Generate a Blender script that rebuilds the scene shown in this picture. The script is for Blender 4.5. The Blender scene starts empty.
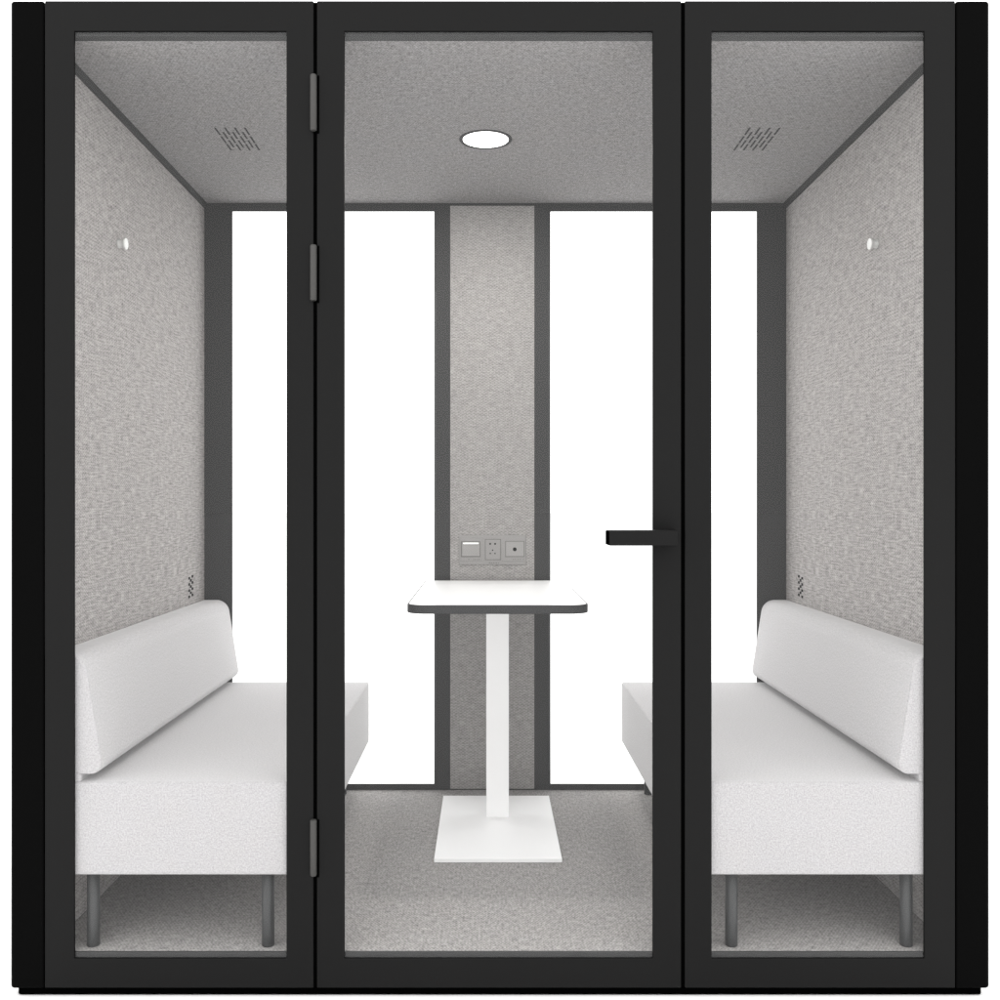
import bpy, bmesh, math
from mathutils import Vector

# ---------------------------------------------------------------- scale
# Drawn in units of 2.25 mm: x to the right of the pod's centre line,
# d = depth behind the pod's front face, z = height above the ground.
U = 0.00225
sc = bpy.context.scene
COL = sc.collection


def V(x, d, z):
    return Vector((x * U, d * U, z * U))


# ---------------------------------------------------------------- materials
def principled(name, color, rough=0.6, spec=0.5, metallic=0.0):
    m = bpy.data.materials.new(name)
    m.use_nodes = True
    b = m.node_tree.nodes["Principled BSDF"]
    b.inputs["Base Color"].default_value = (*color, 1)
    b.inputs["Roughness"].default_value = rough
    b.inputs["Specular IOR Level"].default_value = spec
    b.inputs["Metallic"].default_value = metallic
    return m, m.node_tree, b


def powder(name, color, rough, spec):
    """powder-coated steel: faint drift in the sheen"""
    m, nt, b = principled(name, color, rough, spec)
    tc = nt.nodes.new("ShaderNodeTexCoord")
    n2 = nt.nodes.new("ShaderNodeTexNoise")
    n2.inputs["Scale"].default_value = 3.0
    n2.inputs["Detail"].default_value = 3
    nt.links.new(tc.outputs["Object"], n2.inputs["Vector"])
    mr = nt.nodes.new("ShaderNodeMapRange")
    mr.inputs["To Min"].default_value = rough - 0.04
    mr.inputs["To Max"].default_value = rough + 0.04
    nt.links.new(n2.outputs["Fac"], mr.inputs["Value"])
    nt.links.new(mr.outputs["Result"], b.inputs["Roughness"])
    return m


def woven(name, color, axes, rot=0.0, contrast=0.22, pitch=(120, 420), bump=0.4, tint=0.03,
          grain=0.12, fine=330, check=0.0, cell=(0.011, 0.008), sheen=0.08, cross=0.7):
    """coarse woven cloth; axes = which two object axes run along the cloth"""
    m, nt, b = principled(name, color, 0.95, 0.1)
    N, L = nt.nodes, nt.links
    b.inputs["Sheen Weight"].default_value = sheen
    b.inputs["Sheen Roughness"].default_value = 0.6
    tc = N.new("ShaderNodeTexCoord")
    sep = N.new("ShaderNodeSeparateXYZ")
    L.new(tc.outputs["Object"], sep.inputs[0])
    cmb = N.new("ShaderNodeCombineXYZ")
    L.new(sep.outputs[axes[0]], cmb.inputs[0])
    L.new(sep.outputs[axes[1]], cmb.inputs[1])
    vr = N.new("ShaderNodeVectorRotate")
    vr.rotation_type = 'Z_AXIS'
    vr.inputs["Angle"].default_value = rot
    L.new(cmb.outputs[0], vr.inputs["Vector"])

    def threads(sx, sy):
        mp = N.new("ShaderNodeMapping")
        mp.inputs["Scale"].default_value = (sx, sy, 1)
        L.new(vr.outputs[0], mp.inputs["Vector"])
        n = N.new("ShaderNodeTexNoise")
        n.inputs["Scale"].default_value = 1.0
        n.inputs["Detail"].default_value = 2.0
        n.inputs["Roughness"].default_value = 0.6
        L.new(mp.outputs[0], n.inputs["Vector"])
        return n.outputs["Fac"]

    def math_(op, a, c=None, v=None):
        q = N.new("ShaderNodeMath")
        q.operation = op
        L.new(a, q.inputs[0])
        if c is not None:
            L.new(c, q.inputs[1])
        elif v is not None:
            q.inputs[1].default_value = v
        return q.outputs[0]

    t1 = threads(pitch[0], pitch[1])
    t2 = threads(pitch[1] * 0.85, pitch[0] * 1.15)
    t3 = threads(fine, fine)
    t1 = math_('SUBTRACT', t1, v=0.5)
    t2 = math_('MULTIPLY', math_('SUBTRACT', t2, v=0.5), v=cross)
    s = math_('ADD', t1, t2)
    g = math_('SUBTRACT', t3, v=0.5)
    s = math_('MULTIPLY', s, v=contrast * 4)
    g = math_('MULTIPLY', g, v=grain * 4)
    s = math_('ADD', s, g)
    if check:
        # over-and-under of warp and weft, drifting a little from row to row
        wob = threads(9, 30)
        sx = N.new("ShaderNodeSeparateXYZ")
        L.new(vr.outputs[0], sx.inputs[0])
        w2 = math_('MULTIPLY', wob, v=5.0)
        ux = math_('SINE', math_('ADD', math_('MULTIPLY', sx.outputs[0], v=2 * math.pi / cell[0]), w2))
        uy = math_('SINE', math_('ADD', math_('MULTIPLY', sx.outputs[1], v=2 * math.pi / cell[1]), w2))
        ck = math_('MULTIPLY', math_('MULTIPLY', ux, uy), v=check)
        s = math_('ADD', s, ck)
    # slow blotches of the dye lot
    slow = N.new("ShaderNodeTexNoise")
    slow.inputs["Scale"].default_value = 9
    slow.inputs["Detail"].default_value = 3
    L.new(tc.outputs["Object"], slow.inputs["Vector"])
    sl = math_('SUBTRACT', slow.outputs["Fac"], v=0.5)
    sl = math_('MULTIPLY', sl, v=0.05)
    s = math_('ADD', s, sl)
    f = math_('ADD', s, v=1.0)
    # melange tint: strands drift between warm and cool grey
    tn = N.new("ShaderNodeTexNoise")
    tn.inputs["Scale"].default_value = 14
    tn.inputs["Detail"].default_value = 4
    L.new(tc.outputs["Object"], tn.inputs["Vector"])
    ramp = N.new("ShaderNodeMix")
    ramp.data_type = 'RGBA'
    c = color
    ramp.inputs[6].default_value = (c[0] * (1 + tint), c[1], c[2] * (1 - tint * .4), 1)
    ramp.inputs[7].default_value = (c[0] * (1 - tint * .3), c[1] * (1 - tint * .2), c[2] * (1 + tint), 1)
    L.new(tn.outputs["Fac"], ramp.inputs[0])
    vm = N.new("ShaderNodeVectorMath")
    vm.operation = 'SCALE'
    L.new(ramp.outputs[2], vm.inputs[0])
    L.new(f, vm.inputs["Scale"])
    L.new(vm.outputs[0], b.inputs["Base Color"])
    bp = N.new("ShaderNodeBump")
    bp.inputs["Strength"].default_value = bump
    bp.inputs["Distance"].default_value = 0.0015
    L.new(s, bp.inputs["Height"])
    L.new(bp.outputs["Normal"], b.inputs["Normal"])
    return m


def glass_mat(name, veil):
    """thin safety glass: clear, with an even faint mirror of the white studio"""
    m = bpy.data.materials.new(name)
    m.use_nodes = True
    nt = m.node_tree
    N, L = nt.nodes, nt.links
    N.remove(N["Principled BSDF"])
    out = N["Material Output"]
    tr = N.new("ShaderNodeBsdfTransparent")
    tr.inputs[0].default_value = (0.995, 1.0, 0.998, 1)
    gl = N.new("ShaderNodeBsdfGlossy")
    gl.inputs["Roughness"].default_value = 0.0
    lw = N.new("ShaderNodeLayerWeight")
    lw.inputs["Blend"].default_value = 0.12
    mr = N.new("ShaderNodeMapRange")
    mr.inputs["To Min"].default_value = veil
    mr.inputs["To Max"].default_value = 0.9
    L.new(lw.outputs["Facing"], mr.inputs["Value"])
    pw = N.new("ShaderNodeMath")
    pw.operation = 'POWER'
    pw.inputs[1].default_value = 4.0
    L.new(lw.outputs["Facing"], pw.inputs[0])
    L.new(pw.outputs[0], mr.inputs["Value"])
    mx = N.new("ShaderNodeMixShader")
    L.new(mr.outputs["Result"], mx.inputs[0])
    L.new(tr.outputs[0], mx.inputs[1])
    L.new(gl.outputs[0], mx.inputs[2])
    L.new(mx.outputs[0], out.inputs["Surface"])
    return m


def emitter(name, color, strength):
    m = bpy.data.materials.new(name)
    m.use_nodes = True
    nt = m.node_tree
    b = nt.nodes["Principled BSDF"]
    b.inputs["Base Color"].default_value = (*color, 1)
    b.inputs["Emission Color"].default_value = (*color, 1)
    b.inputs["Emission Strength"].default_value = strength
    return m


PI = math.pi
FRAME = powder("charcoal_powder_coat", (0.0066, 0.0066, 0.0066), 0.55, 0.095)
SHELL = powder("black_powder_coat", (0.0014, 0.0014, 0.0014), 0.6, 0.022)
TRIM = powder("dark_grey_trim", (0.045, 0.045, 0.0455), 0.6, 0.1)
RUBBER, _, _ = principled("black_rubber", (0.0008, 0.0008, 0.0008), 0.9, 0.0)
HINGE = powder("brushed_grey_steel", (0.052, 0.051, 0.049), 0.5, 0.2)
LEG = powder("grey_painted_tube", (0.036, 0.037, 0.038), 0.45, 0.4)
WALL = woven("warm_grey_linen_side", (0.312, 0.298, 0.289), (1, 2), contrast=0.42, pitch=(24, 215), cross=0.6, grain=0.14, fine=260, check=0.20, cell=(0.0145, 0.0085), tint=0.015)
PANEL = woven("warm_grey_linen_back", (0.305, 0.296, 0.287), (0, 2), contrast=0.24, pitch=(30, 200), cross=0.6, grain=0.12, fine=230, check=0.20, cell=(0.0150, 0.0098), tint=0.015)
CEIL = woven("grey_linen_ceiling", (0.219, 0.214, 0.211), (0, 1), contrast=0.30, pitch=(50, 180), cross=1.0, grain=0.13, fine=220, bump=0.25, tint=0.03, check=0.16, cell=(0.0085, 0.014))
CARPET = woven("grey_woven_carpet", (0.298, 0.288, 0.279), (0, 1), contrast=0.34, pitch=(180, 50), cross=0.8, grain=0.13, fine=220, tint=0.02, check=0.20, cell=(0.0085, 0.013))
SEATC = woven("pale_grey_upholstery", (0.368, 0.359, 0.364), (0, 1), contrast=0.05, pitch=(90, 190),
              bump=0.3, grain=0.26, fine=250, tint=0.015, sheen=0.5)
SEATF = woven("pale_grey_upholstery_front", (0.368, 0.359, 0.364), (0, 2), contrast=0.05,
              pitch=(90, 190), bump=0.3, grain=0.24, fine=280, tint=0.015, sheen=0.5)
WHITE = powder("white_powder_coat", (0.95, 0.945, 0.945), 0.5, 0.3)
LAMINATE, _, _ = principled("white_laminate", (0.92, 0.92, 0.92), 0.35, 0.4)
EDGE = powder("grey_edge_band", (0.034, 0.034, 0.035), 0.6, 0.15)
PLATE, _, _ = principled("grey_plastic", (0.28, 0.272, 0.266), 0.45, 0.35)
PLATE2, _, _ = principled("grey_plastic_insert", (0.305, 0.297, 0.29), 0.4, 0.35)
GROOVE, _, _ = principled("grey_plastic_groove", (0.17, 0.165, 0.16), 0.6, 0.2)
DARK, _, _ = principled("dark_recess", (0.02, 0.02, 0.02), 0.9, 0.05)
SLOT, _, _ = principled("vent_slot", (0.05, 0.05, 0.05), 0.9, 0.05)
KNOB, _, _ = principled("glossy_white_knob", (0.6, 0.6, 0.585), 0.25, 0.5)
GLASS = glass_mat("clear_glass", 0.024)
LAMP = emitter("lit_diffuser", (1.0, 0.985, 0.96), 4.0)
LED = emitter("white_indicator", (1, 1, 1), 1.2)


# ---------------------------------------------------------------- mesh helpers
def link(name, bm, mat, parent=None, bevel=0.0, seg=2, smooth=False, mats=None):
    bmesh.ops.recalc_face_normals(bm, faces=bm.faces)
    me = bpy.data.meshes.new(name)
    bm.to_mesh(me)
    bm.free()
    for q in (mats or [mat]):
        me.materials.append(q)
    o = bpy.data.objects.new(name, me)
    COL.objects.link(o)
    if parent:
        o.parent = parent
    if bevel:
        md = o.modifiers.new("bevel", 'BEVEL')
        md.width = bevel * U
        md.segments = seg
        md.limit_method = 'ANGLE'
        md.angle_limit = math.radians(40)
    if smooth or bevel:
        for p in me.polygons:
            p.use_smooth = True
        md = o.modifiers.new("wn", 'WEIGHTED_NORMAL')
        md.keep_sharp = False
    return o


def box(bm, x0, x1, d0, d1, z0, z1):
    vs = [bm.verts.new(V(x, d, z)) for z in (z0, z1) for x, d in ((x0, d0), (x1, d0), (x1, d1), (x0, d1))]
    for f in ((0, 1, 2, 3), (4, 5, 6, 7), (0, 1, 5, 4), (1, 2, 6, 5), (2, 3, 7, 6), (3, 0, 4, 7)):
        bm.faces.new([vs[i] for i in f])
    return vs


def boxo(name, mat, parent, *b, bevel=0.0, seg=2):
    bm = bmesh.new()
    box(bm, *b)
    return link(name, bm, mat, parent, bevel, seg)


def ring(bm, x0, x1, z0, z1, a0, a1, b0, b1, d0, d1):
    """rectangular frame with an opening a0..a1, b0..b1"""
    o = [(x0, z0), (x1, z0), (x1, z1), (x0, z1)]
    i = [(a0, b0), (a1, b0), (a1, b1), (a0, b1)]
    vo = {(k, d): bm.verts.new(V(o[k][0], d, o[k][1])) for k in range(4) for d in (d0, d1)}
    vi = {(k, d): bm.verts.new(V(i[k][0], d, i[k][1])) for k in range(4) for d in (d0, d1)}
    for k in range(4):
        n = (k + 1) % 4
        for d in (d0, d1):
            bm.faces.new([vo[k, d], vo[n, d], vi[n, d], vi[k, d]])
        bm.faces.new([vo[k, d0], vo[n, d0], vo[n, d1], vo[k, d1]])
        bm.faces.new([vi[k, d0], vi[n, d0], vi[n, d1], vi[k, d1]])


def lathe(bm, c, axis, prof, n=40):
    """prof = [(radius, distance along axis)], closed with caps"""
    ax = {'x': 0, 'd': 1, 'z': 2}[axis]
    o1, o2 = [k for k in range(3) if k != ax]
    rings = []
    for r, h in prof:
        rr = []
        for k in range(n):
            t = 2 * PI * k / n
            p = list(c)
            p[ax] += h
            p[o1] += r * math.cos(t)
            p[o2] += r * math.sin(t)
            rr.append(bm.verts.new(V(*p)))
        rings.append(rr)
    for a, b in zip(rings, rings[1:]):
        for k in range(n):
            bm.faces.new([a[k], a[(k + 1) % n], b[(k + 1) % n], b[k]])
    bm.faces.new(rings[0])
    bm.faces.new(rings[-1])


def prism_d(bm, pts, d0, d1):
    """profile (x, z) swept along depth"""
    a = [bm.verts.new(V(x, d0, z)) for x, z in pts]
    b = [bm.verts.new(V(x, d1, z)) for x, z in pts]
    n = len(pts)
    for k in range(n):
        bm.faces.new([a[k], a[(k + 1) % n], b[(k + 1) % n], b[k]])
    bm.faces.new(a)
    bm.faces.new(b)


def round_poly(pts, seg=8):
    """pts = [(x, y, r)] -> outline with every corner rounded by r"""
    out = []
    n = len(pts)
    for k in range(n):
        p = Vector(pts[k][:2])
        r = pts[k][2]
        if r <= 0:
            out.append(tuple(p))
            continue
        a = (Vector(pts[k - 1][:2]) - p).normalized()
        b = (Vector(pts[(k + 1) % n][:2]) - p).normalized()
        half = a.angle(b) / 2
        t = r / math.tan(half)
        c = p + (a + b).normalized() * (r / math.sin(half))
        s, e = p + a * t - c, p + b * t - c
        ang = s.angle(e)
        sgn = 1 if (s.x * e.y - s.y * e.x) > 0 else -1
        for q in range(seg + 1):
            th = sgn * ang * q / seg
            out.append((c.x + s.x * math.cos(th) - s.y * math.sin(th),
                        c.y + s.x * math.sin(th) + s.y * math.cos(th)))
    return out


def root(name, label, cat, x, d, z, group=None):
    o = bpy.data.objects.new(name, None)
    COL.objects.link(o)
    o.empty_display_size = 0.1
    o["label"] = label
    o["category"] = cat
    if group:
        o["group"] = group
    return o


def lab(o, text):
    o["label"] = text
    return o


# ---------------------------------------------------------------- measures
WX, WY0, WZ0, WZ1 = 455.5, 5.0, 43.5, 962.5      # inner faces of walls, floor, ceiling
BACK = 566.0                                      # inner face of the back wall
OUT = 490.5                                       # outer face of the side shells

# ---------------------------------------------------------------- ground
bm = bmesh.new()
S = 40000
vs = [bm.verts.new(V(x, d, 0)) for x, d in ((-S, -S), (S, -S), (S, S), (-S, S))]
bm.faces.new(vs)
gm, _, _ = principled("white_studio_floor", (0.93, 0.93, 0.93), 0.9, 0.1)
ground = link("ground", bm, gm)
ground["kind"] = "structure"

# ---------------------------------------------------------------- the pod
pod = root("meeting_pod", "black framed glass meeting pod lined with grey fabric, standing on a white floor",
           "meeting pod", 0, 0, 0)

boxo("plinth", RUBBER, pod, -483.5, 483, 3, 596, 0.6, 9.2, bevel=1.5)

# side shells with rounded outer edges
for s in (-1, 1):
    pts = round_poly([(s * 456.2, 0, 0.0), (s * OUT, 0, 5.0), (s * OUT, 600, 14.0), (s * 456.2, 600, 0.0)])
    bm = bmesh.new()
    a = [bm.verts.new(V(x, d, 8.2)) for x, d in pts]
    b = [bm.verts.new(V(x, d, 996.6)) for x, d in pts]
    for k in range(len(pts)):
        bm.faces.new([a[k], a[(k + 1) % len(pts)], b[(k + 1) % len(pts)], b[k]])
    bm.faces.new(a)
    bm.faces.new(b)
    link("side_shell", bm, SHELL, pod, bevel=2.5, seg=3)

boxo("roof", SHELL, pod, -455.4, 455.4, 6, 600, 967, 994.5, bevel=1.5)
boxo("underfloor", RUBBER, pod, -455.4, 455.4, 8, 600, 9.8, 42.0)

# floor, ceiling and fabric walls
boxo("floor_carpet", CARPET, pod, -455.2, 455.2, 6.4, BACK, 42.2, WZ0)
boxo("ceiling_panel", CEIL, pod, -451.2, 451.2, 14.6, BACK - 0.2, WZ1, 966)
for s in (-1, 1):
    bm = bmesh.new()
    box(bm, *sorted((s * WX, s * 456.0)), 6.2, BACK - 0.3, WZ0 + .1, 954.2)
    link("side_wall", bm, WALL, pod)
    boxo("corner_trim", TRIM, pod, *sorted((s * 451.4, s * 456.0)), 14.8, BACK - 0.3, 954.4, 966, bevel=0.3)
# perimeter rails behind the glass front
boxo("head_rail", TRIM, pod, -455.4, 455.4, 3.7, 14.4, WZ1 - 0.1, 966.8, bevel=0.3)
boxo("sill_rail", TRIM, pod, -455.4, 455.4, 3.7, 6.2, 30, WZ0 - 0.2)

# ---- front: two fixed window panels and the door
Z0, Z1, A0, A1 = 9.0, 996.3, 38.3, 966.0


# a pane is one thin sheet, so light meets a single surface
def sheet(name, parent, x0, x1, d, z0, z1):
    bm = bmesh.new()
    q = [bm.verts.new(V(x, d, z)) for x, z in ((x0, z0), (x1, z0), (x1, z1), (x0, z1))]
    bm.faces.new(q)
    return link(name, bm, GLASS, parent)


def front_frame(name, x0, x1, a0, a1):
    bm = bmesh.new()
    ring(bm, x0, x1, Z0, Z1, a0, a1, A0, A1, 0, 3.5)
    fr = link(name, bm, FRAME, pod, bevel=0.9)
    sheet("glass_pane", fr, a0 - 3, a1 + 3, 2.0, A0 - 3, A1 + 3)
    return fr


lab(front_frame("window_frame", -455.3, -186.6, -425.8, -213.7), "narrow fixed window frame beside the door hinges")
lab(front_frame("window_frame", 184.9, 455.3, 211.8, 424.4), "narrow fixed window frame on the door handle side")
door = front_frame("door", -183.1, 181.2, -155.5, 152.7)
# mullions behind the seams
for x0, x1 in ((-204.85, -164.85), (163.05, 203.05)):
    boxo("mullion", RUBBER, pod, x0, x1, 7.0, 13.5, 44, 962.3)
    boxo("seam_seal", RUBBER, pod, (x0 + x1) / 2 - 6, (x0 + x1) / 2 + 6, 5.0, 7.0, 45, 962)
    boxo("seam_seal", RUBBER, pod, (x0 + x1) / 2 - 1.7, (x0 + x1) / 2 + 1.7, 1.0, 3.65, 9.4, 995.0)

# hinges: a barrel, with a black strip beside it standing in for its shadow
for ya, yb in ((75, 131), (245, 300.5), (818.5, 874.5)):
    za, zb = 996.5 - ya, 996.5 - yb
    bm = bmesh.new()
    lathe(bm, (-186.2, -2.2, zb), 'z', [(2.6, 0), (3.3, .8), (3.3, za - zb - .8), (2.6, za - zb)], 24)
    h = link("hinge", bm, HINGE, door, smooth=False)
    for p in h.data.polygons:
        p.use_smooth = len(p.vertices) == 4
    boxo("hinge_shadow_strip", RUBBER, h, -184.6, -180.8, -1.0, 0.4, zb - 2.0, za - 0.4)

# door lever: flat bar on a neck, square end returning towards the glass
bm = bmesh.new()
box(bm, 105.5, 172.0, -31, -6, 452.6, 467.4)
hd = link("door_handle", bm, FRAME, door, bevel=0.8)
boxo("end_cap", RUBBER, hd, 104.7, 105.6, -30.4, -6.6, 453.2, 466.8)
bm = bmesh.new()
box(bm, 160.5, 175.5, -8.2, 0.2, 452.8, 467.2)
link("handle_neck", bm, FRAME, hd, bevel=0.5)

# ---- back wall: posts, rails, two windows, fabric pier
def P(px):                       # x at the back wall's inner face
    return (px - 487) * (1 + BACK / 1000) - 13


def Q(py):
    return 496 - (py - 501) * (1 + BACK / 1000)


b0, b1 = BACK, BACK + 14
for xa, xb, ga, gb in ((-WX, P(450.2), P(232.2), P(434.2)), (P(534.4), WX, P(550.5), P(757))):
    bm = bmesh.new()
    ring(bm, xa, xb, WZ0 - 1, WZ1 + 1, ga, gb, Q(784.2), Q(211.2), b0, b0 + 3)
    bf = link("back_window", bm, TRIM, pod, bevel=0.3)
    sheet("glass_pane", bf, ga - 2, gb + 2, b0 + 1.6, Q(784.2) - 2, Q(211.2) + 2)
    # slim glazing bead on the pier side of the glass
    e = gb if ga < -200 else ga
    s = -1 if ga < -200 else 1
    boxo("glazing_bead", LEG, bf, *sorted((e + s * -.6, e + s * -3.4)), b0 - 0.8, b0 + .1, Q(770), Q(291), bevel=0.2)
boxo("fabric_pier", PANEL, pod, P(450.2) + .1, P(534.4) - .1, b0 + 0.3, b0 + 12, Q(788.8), Q(205.8))
boxo("back_head", TRIM, pod, P(450.2) + .1, P(534.4) - .1, b0, b0 + 12, Q(205.7), WZ1 + 1)
boxo("back_foot", TRIM, pod, P(450.2) + .1, P(534.4) - .1, b0, b0 + 12, WZ0 - 1, Q(788.9))
boxo("back_cladding", SHELL, pod, P(438.5), P(547), b0 + 12.2, 600, 10, 966)
for s in (-1, 1):
    boxo("back_cladding", SHELL, pod, *sorted((s * 456, s * 428)), b0 + 3.2, 599.6, 10, 966)

# ---- ceiling downlight
LX, LD = -14.7, 290
bm = bmesh.new()
n = 64
prof = [(29.4, 0.2), (29.8, -1.0), (33.4, -1.2), (34.2, -0.2), (34.2, 0.4), (29.4, 0.4)]
rr = [[bm.verts.new(V(LX + r * math.cos(2 * PI * k / n), LD + r * math.sin(2 * PI * k / n), WZ1 + h))
       for k in range(n)] for r, h in prof]
for i in range(len(rr)):
    a, b = rr[i], rr[(i + 1) % len(rr)]
    for k in range(n):
        bm.faces.new([a[k], a[(k + 1) % n], b[(k + 1) % n], b[k]])
dl = link("ceiling_light", bm, TRIM, pod, smooth=True)
bm = bmesh.new()
lathe(bm, (LX, LD, WZ1), 'z', [(29.3, 0.3), (29.3, -0.5)], 64)
link("diffuser", bm, LAMP, dl)
la = bpy.data.lights.new("downlight", 'AREA')
la.shape = 'DISK'
la.size = 57 * U
la.energy = 8.5
la.color = (1.0, 0.975, 0.945)
lo = bpy.data.objects.new("downlight", la)
COL.objects.link(lo)
lo.location = V(LX, LD, WZ1 - 1.6)

# ---- ceiling vents: slanted looking rows of slots running front to back
for s in (-1, 1):
    bm = bmesh.new()
    for c in range(7):
        x = s * (353.0 - 6.35 * c * 0.98)
        if c % 2 == 0:
            runs = ((249, 274), (279, 303), (307, 330))
        else:
            runs = ((264, 288), (293, 319))
        for u0, u1 in runs:
            bm2 = box(bm, x - 1.25, x + 1.25, u0, u1, WZ1 - 0.12, WZ1 + 0.5)
    lab(link("ceiling_vent", bm, SLOT, pod), "%s group of thin slots in the ceiling" % ("left" if s < 0 else "right"))

# ---- side wall sound holes: small oblong perforations
for s in (-1, 1):
    bm = bmesh.new()
    for k in range(4):
        z = 382 - 9.2 * k
        spots = [(486, z - .8), (502, z + .8)] + ([(494, z - 4.6)] if k < 3 else [])
        for dd, zz in spots:
            box(bm, *sorted((s * (WX - .35), s * (WX + .1))), dd - 4, dd + 4, zz - 1.9, zz + 1.9)
    link("sound_holes", bm, DARK, pod)

# ---- coat knobs
for s in (-1, 1):
    bm = bmesh.new()
    q = -s
    lathe(bm, (s * WX, 201, 805), 'x', [(6.2, q * -.2), (5.6, q * 1.5), (5.4, q * 4), (6.0, q * 6.6), (7.2, q * 8.0),
                                        (7.2, q * 8.8), (6.5, q * 9.6)], 40)
    k_ = link("coat_knob", bm, KNOB, pod)
    for p in k_.data.polygons:
        p.use_smooth = len(p.vertices) == 4

# ---- socket strip on the pier
fd = b0 + 0.3                                   # face of the fabric


def plate(name, mat, parent, pa, pb, ya, yb, th, bevel=0.4):
    return boxo(name, mat, parent, P(pa), P(pb), fd - th, fd + .5, Q(yb), Q(ya), bevel=bevel)


sp = plate("socket_strip", PLATE, pod, 458.8, 526.2, 535.0, 564.6, 1.6, 0.8)
sw = plate("light_switch", PLATE, sp, 460.0, 483.0, 538.0, 561.3, 2.2)
plate("switch_surround", GROOVE, sw, 461.0, 480.6, 541.3, 556.9, 2.5, 0.2)
rk = plate("rocker", PLATE2, sw, 462.0, 479.8, 542.0, 556.1, 3.6, 0.5)
boxo("indicator_light", LED, sw, P(463.2), P(478.4), fd - 4.0, fd - 3.5, Q(543.7), Q(542.8))
so = plate("power_socket", PLATE, sp, 485.6, 500.3, 539.6, 559.4, 2.4)
plate("socket_surround", GROOVE, so, 485.0, 500.9, 539.0, 560.0, 1.9, 0.2)
bm = bmesh.new()
for px, py, r in ((490.2, 543.8, 1.5), (495.1, 543.8, 1.5), (492.6, 550.1, 1.1), (490.3, 553.4, 1.1), (495.0, 553.4, 1.1)):
    lathe(bm, (P(px), fd - 2.5, Q(py)), 'd', [(r, -.1), (r, .3)], 12)
link("socket_holes", bm, DARK, so)
ns = plate("network_socket", PLATE, sp, 502.0, 525.4, 537.0, 561.2, 2.3)
plate("network_surround", GROOVE, ns, 505.2, 524.4, 540.9, 557.0, 2.5, 0.2)
plate("network_insert", PLATE2, ns, 505.9, 523.7, 541.6, 556.2, 2.9, 0.3)
bm = bmesh.new()
lathe(bm, (P(514.7), fd - 3.0, Q(549.2)), 'd', [(3.0, -.2), (3.0, .3)], 24)
link("network_port", bm, DARK, ns)
# worn maker's marks: rows of specks too small to read
bm = bmesh.new()
for row in ((468.8, 1.1, 559.3), (473.5, .8, 559.4), (475.3, 1.0, 559.4), (477.4, .9, 559.4), (479.2, .9, 559.3),
            (489.6, 1.2, 562.6), (491.6, .8, 562.7), (493.8, 1.0, 562.6), (496.4, 1.2, 562.7), (498.4, .8, 562.7),
            (513.4, 1.1, 559.2), (515.5, .8, 559.2), (518.0, .9, 559.2), (520.0, 1.0, 559.2), (523.4, 1.0, 559.2)):
    box(bm, P(row[0] - row[1] / 2), P(row[0] + row[1] / 2), fd - 2.62, fd - 2.0 + .6, Q(row[2] + .4), Q(row[2] - .4))
link("lettering", bm, GROOVE, sp)


# ---------------------------------------------------------------- benches
def seat_mesh(x0, x1):
    bm = bmesh.new()
    box(bm, min(x0, x1), max(x0, x1), 4.6, BACK - 4, 120, 213.5)
    bmesh.ops.recalc_face_normals(bm, faces=bm.faces)
    for f in bm.faces:
        if abs(f.normal.y) > .9:
            f.material_index = 1
        elif abs(f.normal.x) > .9:
            f.material_index = 2
    return bm


SEATS = woven("pale_grey_upholstery_side", (0.368, 0.359, 0.364), (1, 2), contrast=0.05,
              pitch=(90, 190), bump=0.3, grain=0.26, fine=250, tint=0.015, sheen=0.5)


def bench(s, label):
    r = root("bench", label, "bench", s * 326, 285, WZ0, "upholstered benches facing each other")
    link("seat", seat_mesh(s * 455, s * 197), SEATC, r, bevel=3.0, seg=4, mats=[SEATC, SEATF, SEATS])
    # upright strip behind the cushion
    bm = bmesh.new()
    box(bm, *sorted((s * 455, s * 421.5)), 5.4, BACK - 4.2, 212.5, 223)
    for f in bm.faces:
        f.material_index = 0
    link("back_board", bm, SEATF, r, bevel=3.0, seg=4)
    # wedge shaped back cushion
    pts = round_poly([(s * 455.2, 341.8, 0), (s * 417.5, 341.8, 20), (s * 398.5, 221.3, 11),
                      (s * 455.2, 221.3, 0)])
    bm = bmesh.new()
    prism_d(bm, pts, 5, BACK - 5)
    bmesh.ops.recalc_face_normals(bm, faces=bm.faces)
    for f in bm.faces:
        f.material_index = 1 if abs(f.normal.y) > .9 else 0
    link("backrest", bm, SEATS, r, bevel=1.8, seg=3, mats=[SEATS, SEATF])
    for lx in (414, 236):
        for ld in (19, 545):
            bm = bmesh.new()
            lathe(bm, (s * lx, ld, WZ0), 'z', [(5.6, 0.05), (6.3, .8), (6.3, 79)], 32)
            l = link("leg", bm, LEG, r)
            for p in l.data.polygons:
                p.use_smooth = len(p.vertices) == 4
    return r


bench(-1, "pale grey bench along the wall on the door hinge side")
bench(1, "pale grey bench along the wall on the door handle side")

# ---------------------------------------------------------------- table
tb = root("pedestal_table", "white rectangular pedestal table with dark edge standing between the benches", "table",
          1, 385, WZ0)
TZ = 372.0
xa, xb, da, db = -109.7, 109.4, 190, 562


def rr_outline(o, r):
    return round_poly([(xa + o, da + o, r - o), (xb - o, da + o, r - o), (xb - o, db - o, max(3 - o, 1)), (xa + o, db - o, max(3 - o, 1))], 12)


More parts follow.
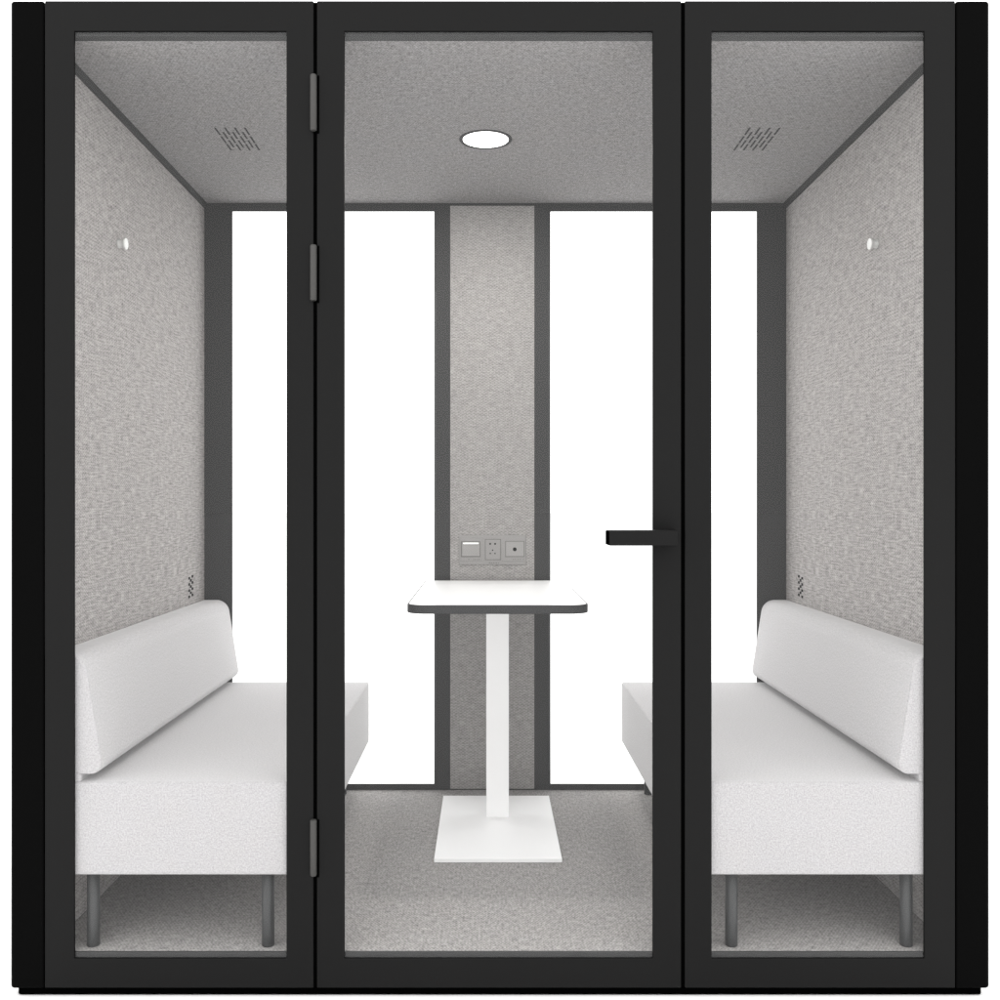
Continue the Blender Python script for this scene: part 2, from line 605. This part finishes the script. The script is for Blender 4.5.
bm = bmesh.new()
pts = rr_outline(2.1, 24)
a = [bm.verts.new(V(x, d, TZ - 10.3)) for x, d in pts]
b = [bm.verts.new(V(x, d, TZ)) for x, d in pts]
for k in range(len(pts)):
    bm.faces.new([a[k], a[(k + 1) % len(pts)], b[(k + 1) % len(pts)], b[k]])
bm.faces.new(a)
bm.faces.new(b)
top = link("tabletop", bm, LAMINATE, tb)
bm = bmesh.new()
L0 = [rr_outline(2.2, 24), rr_outline(0.5, 24), rr_outline(0, 24), rr_outline(0, 24), rr_outline(.5, 24), rr_outline(2.2, 24)]
H0 = [TZ - .15, TZ - .15, TZ - .8, TZ - 9.9, TZ - 10.5, TZ - 10.5]
rg = [[bm.verts.new(V(x, d, h)) for x, d in o] for o, h in zip(L0, H0)]
for i in range(6):
    a, b = rg[i], rg[(i + 1) % 6]
    for k in range(len(a)):
        bm.faces.new([a[k], a[(k + 1) % len(a)], b[(k + 1) % len(a)], b[k]])
link("edge_band", bm, EDGE, top)
boxo("pedestal", WHITE, tb, -14.1, 17.9, 415, 447, WZ0 + 4.9, TZ - 10.4, bevel=0.8)
boxo("mounting_plate", WHITE, tb, -60, 64, 340, 520, TZ - 13.5, TZ - 10.4, bevel=0.5)
boxo("base_plate", WHITE, tb, -79.3, 81.0, 251, 519, WZ0 + .1, WZ0 + 5, bevel=0.5)

# ---------------------------------------------------------------- camera
cd = bpy.data.cameras.new("camera")
cam = bpy.data.objects.new("camera", cd)
COL.objects.link(cam)
cam.location = V(-13, -1000, 496)
cam.rotation_euler = (PI / 2, 0, 0)
cd.sensor_width = 36
cd.lens = 36
cd.shift_x = 0.013
cd.shift_y = 0.001
cd.clip_start = 0.01
cd.clip_end = 500
sc.camera = cam

# ---------------------------------------------------------------- light
w = bpy.data.worlds.new("World")
sc.world = w
w.use_nodes = True
bg = w.node_tree.nodes["Background"]
bg.inputs[0].default_value = (1, 0.995, 0.99, 1)
# white studio: a little brighter behind the pod than in front of it
wn, wl = w.node_tree.nodes, w.node_tree.links
tcw = wn.new("ShaderNodeTexCoord")
spw = wn.new("ShaderNodeSeparateXYZ")
wl.new(tcw.outputs["Generated"], spw.inputs[0])
mad = wn.new("ShaderNodeMath")
mad.operation = 'MULTIPLY_ADD'
mad.inputs[1].default_value = 0.25
mad.inputs[2].default_value = 2.3
wl.new(spw.outputs[1], mad.inputs[0])
wl.new(mad.outputs[0], bg.inputs[1])

sc.view_settings.view_transform = 'Standard'
sc.view_settings.look = 'None'
sc.view_settings.exposure = 0
sc.view_settings.gamma = 1
sc.view_settings.use_curve_mapping = False
sc.render.engine = 'CYCLES'
sc.cycles.max_bounces = 12
sc.cycles.diffuse_bounces = 6
sc.cycles.transparent_max_bounces = 16
sc.cycles.use_denoising = True
sc.cycles.denoising_prefilter = "NONE"
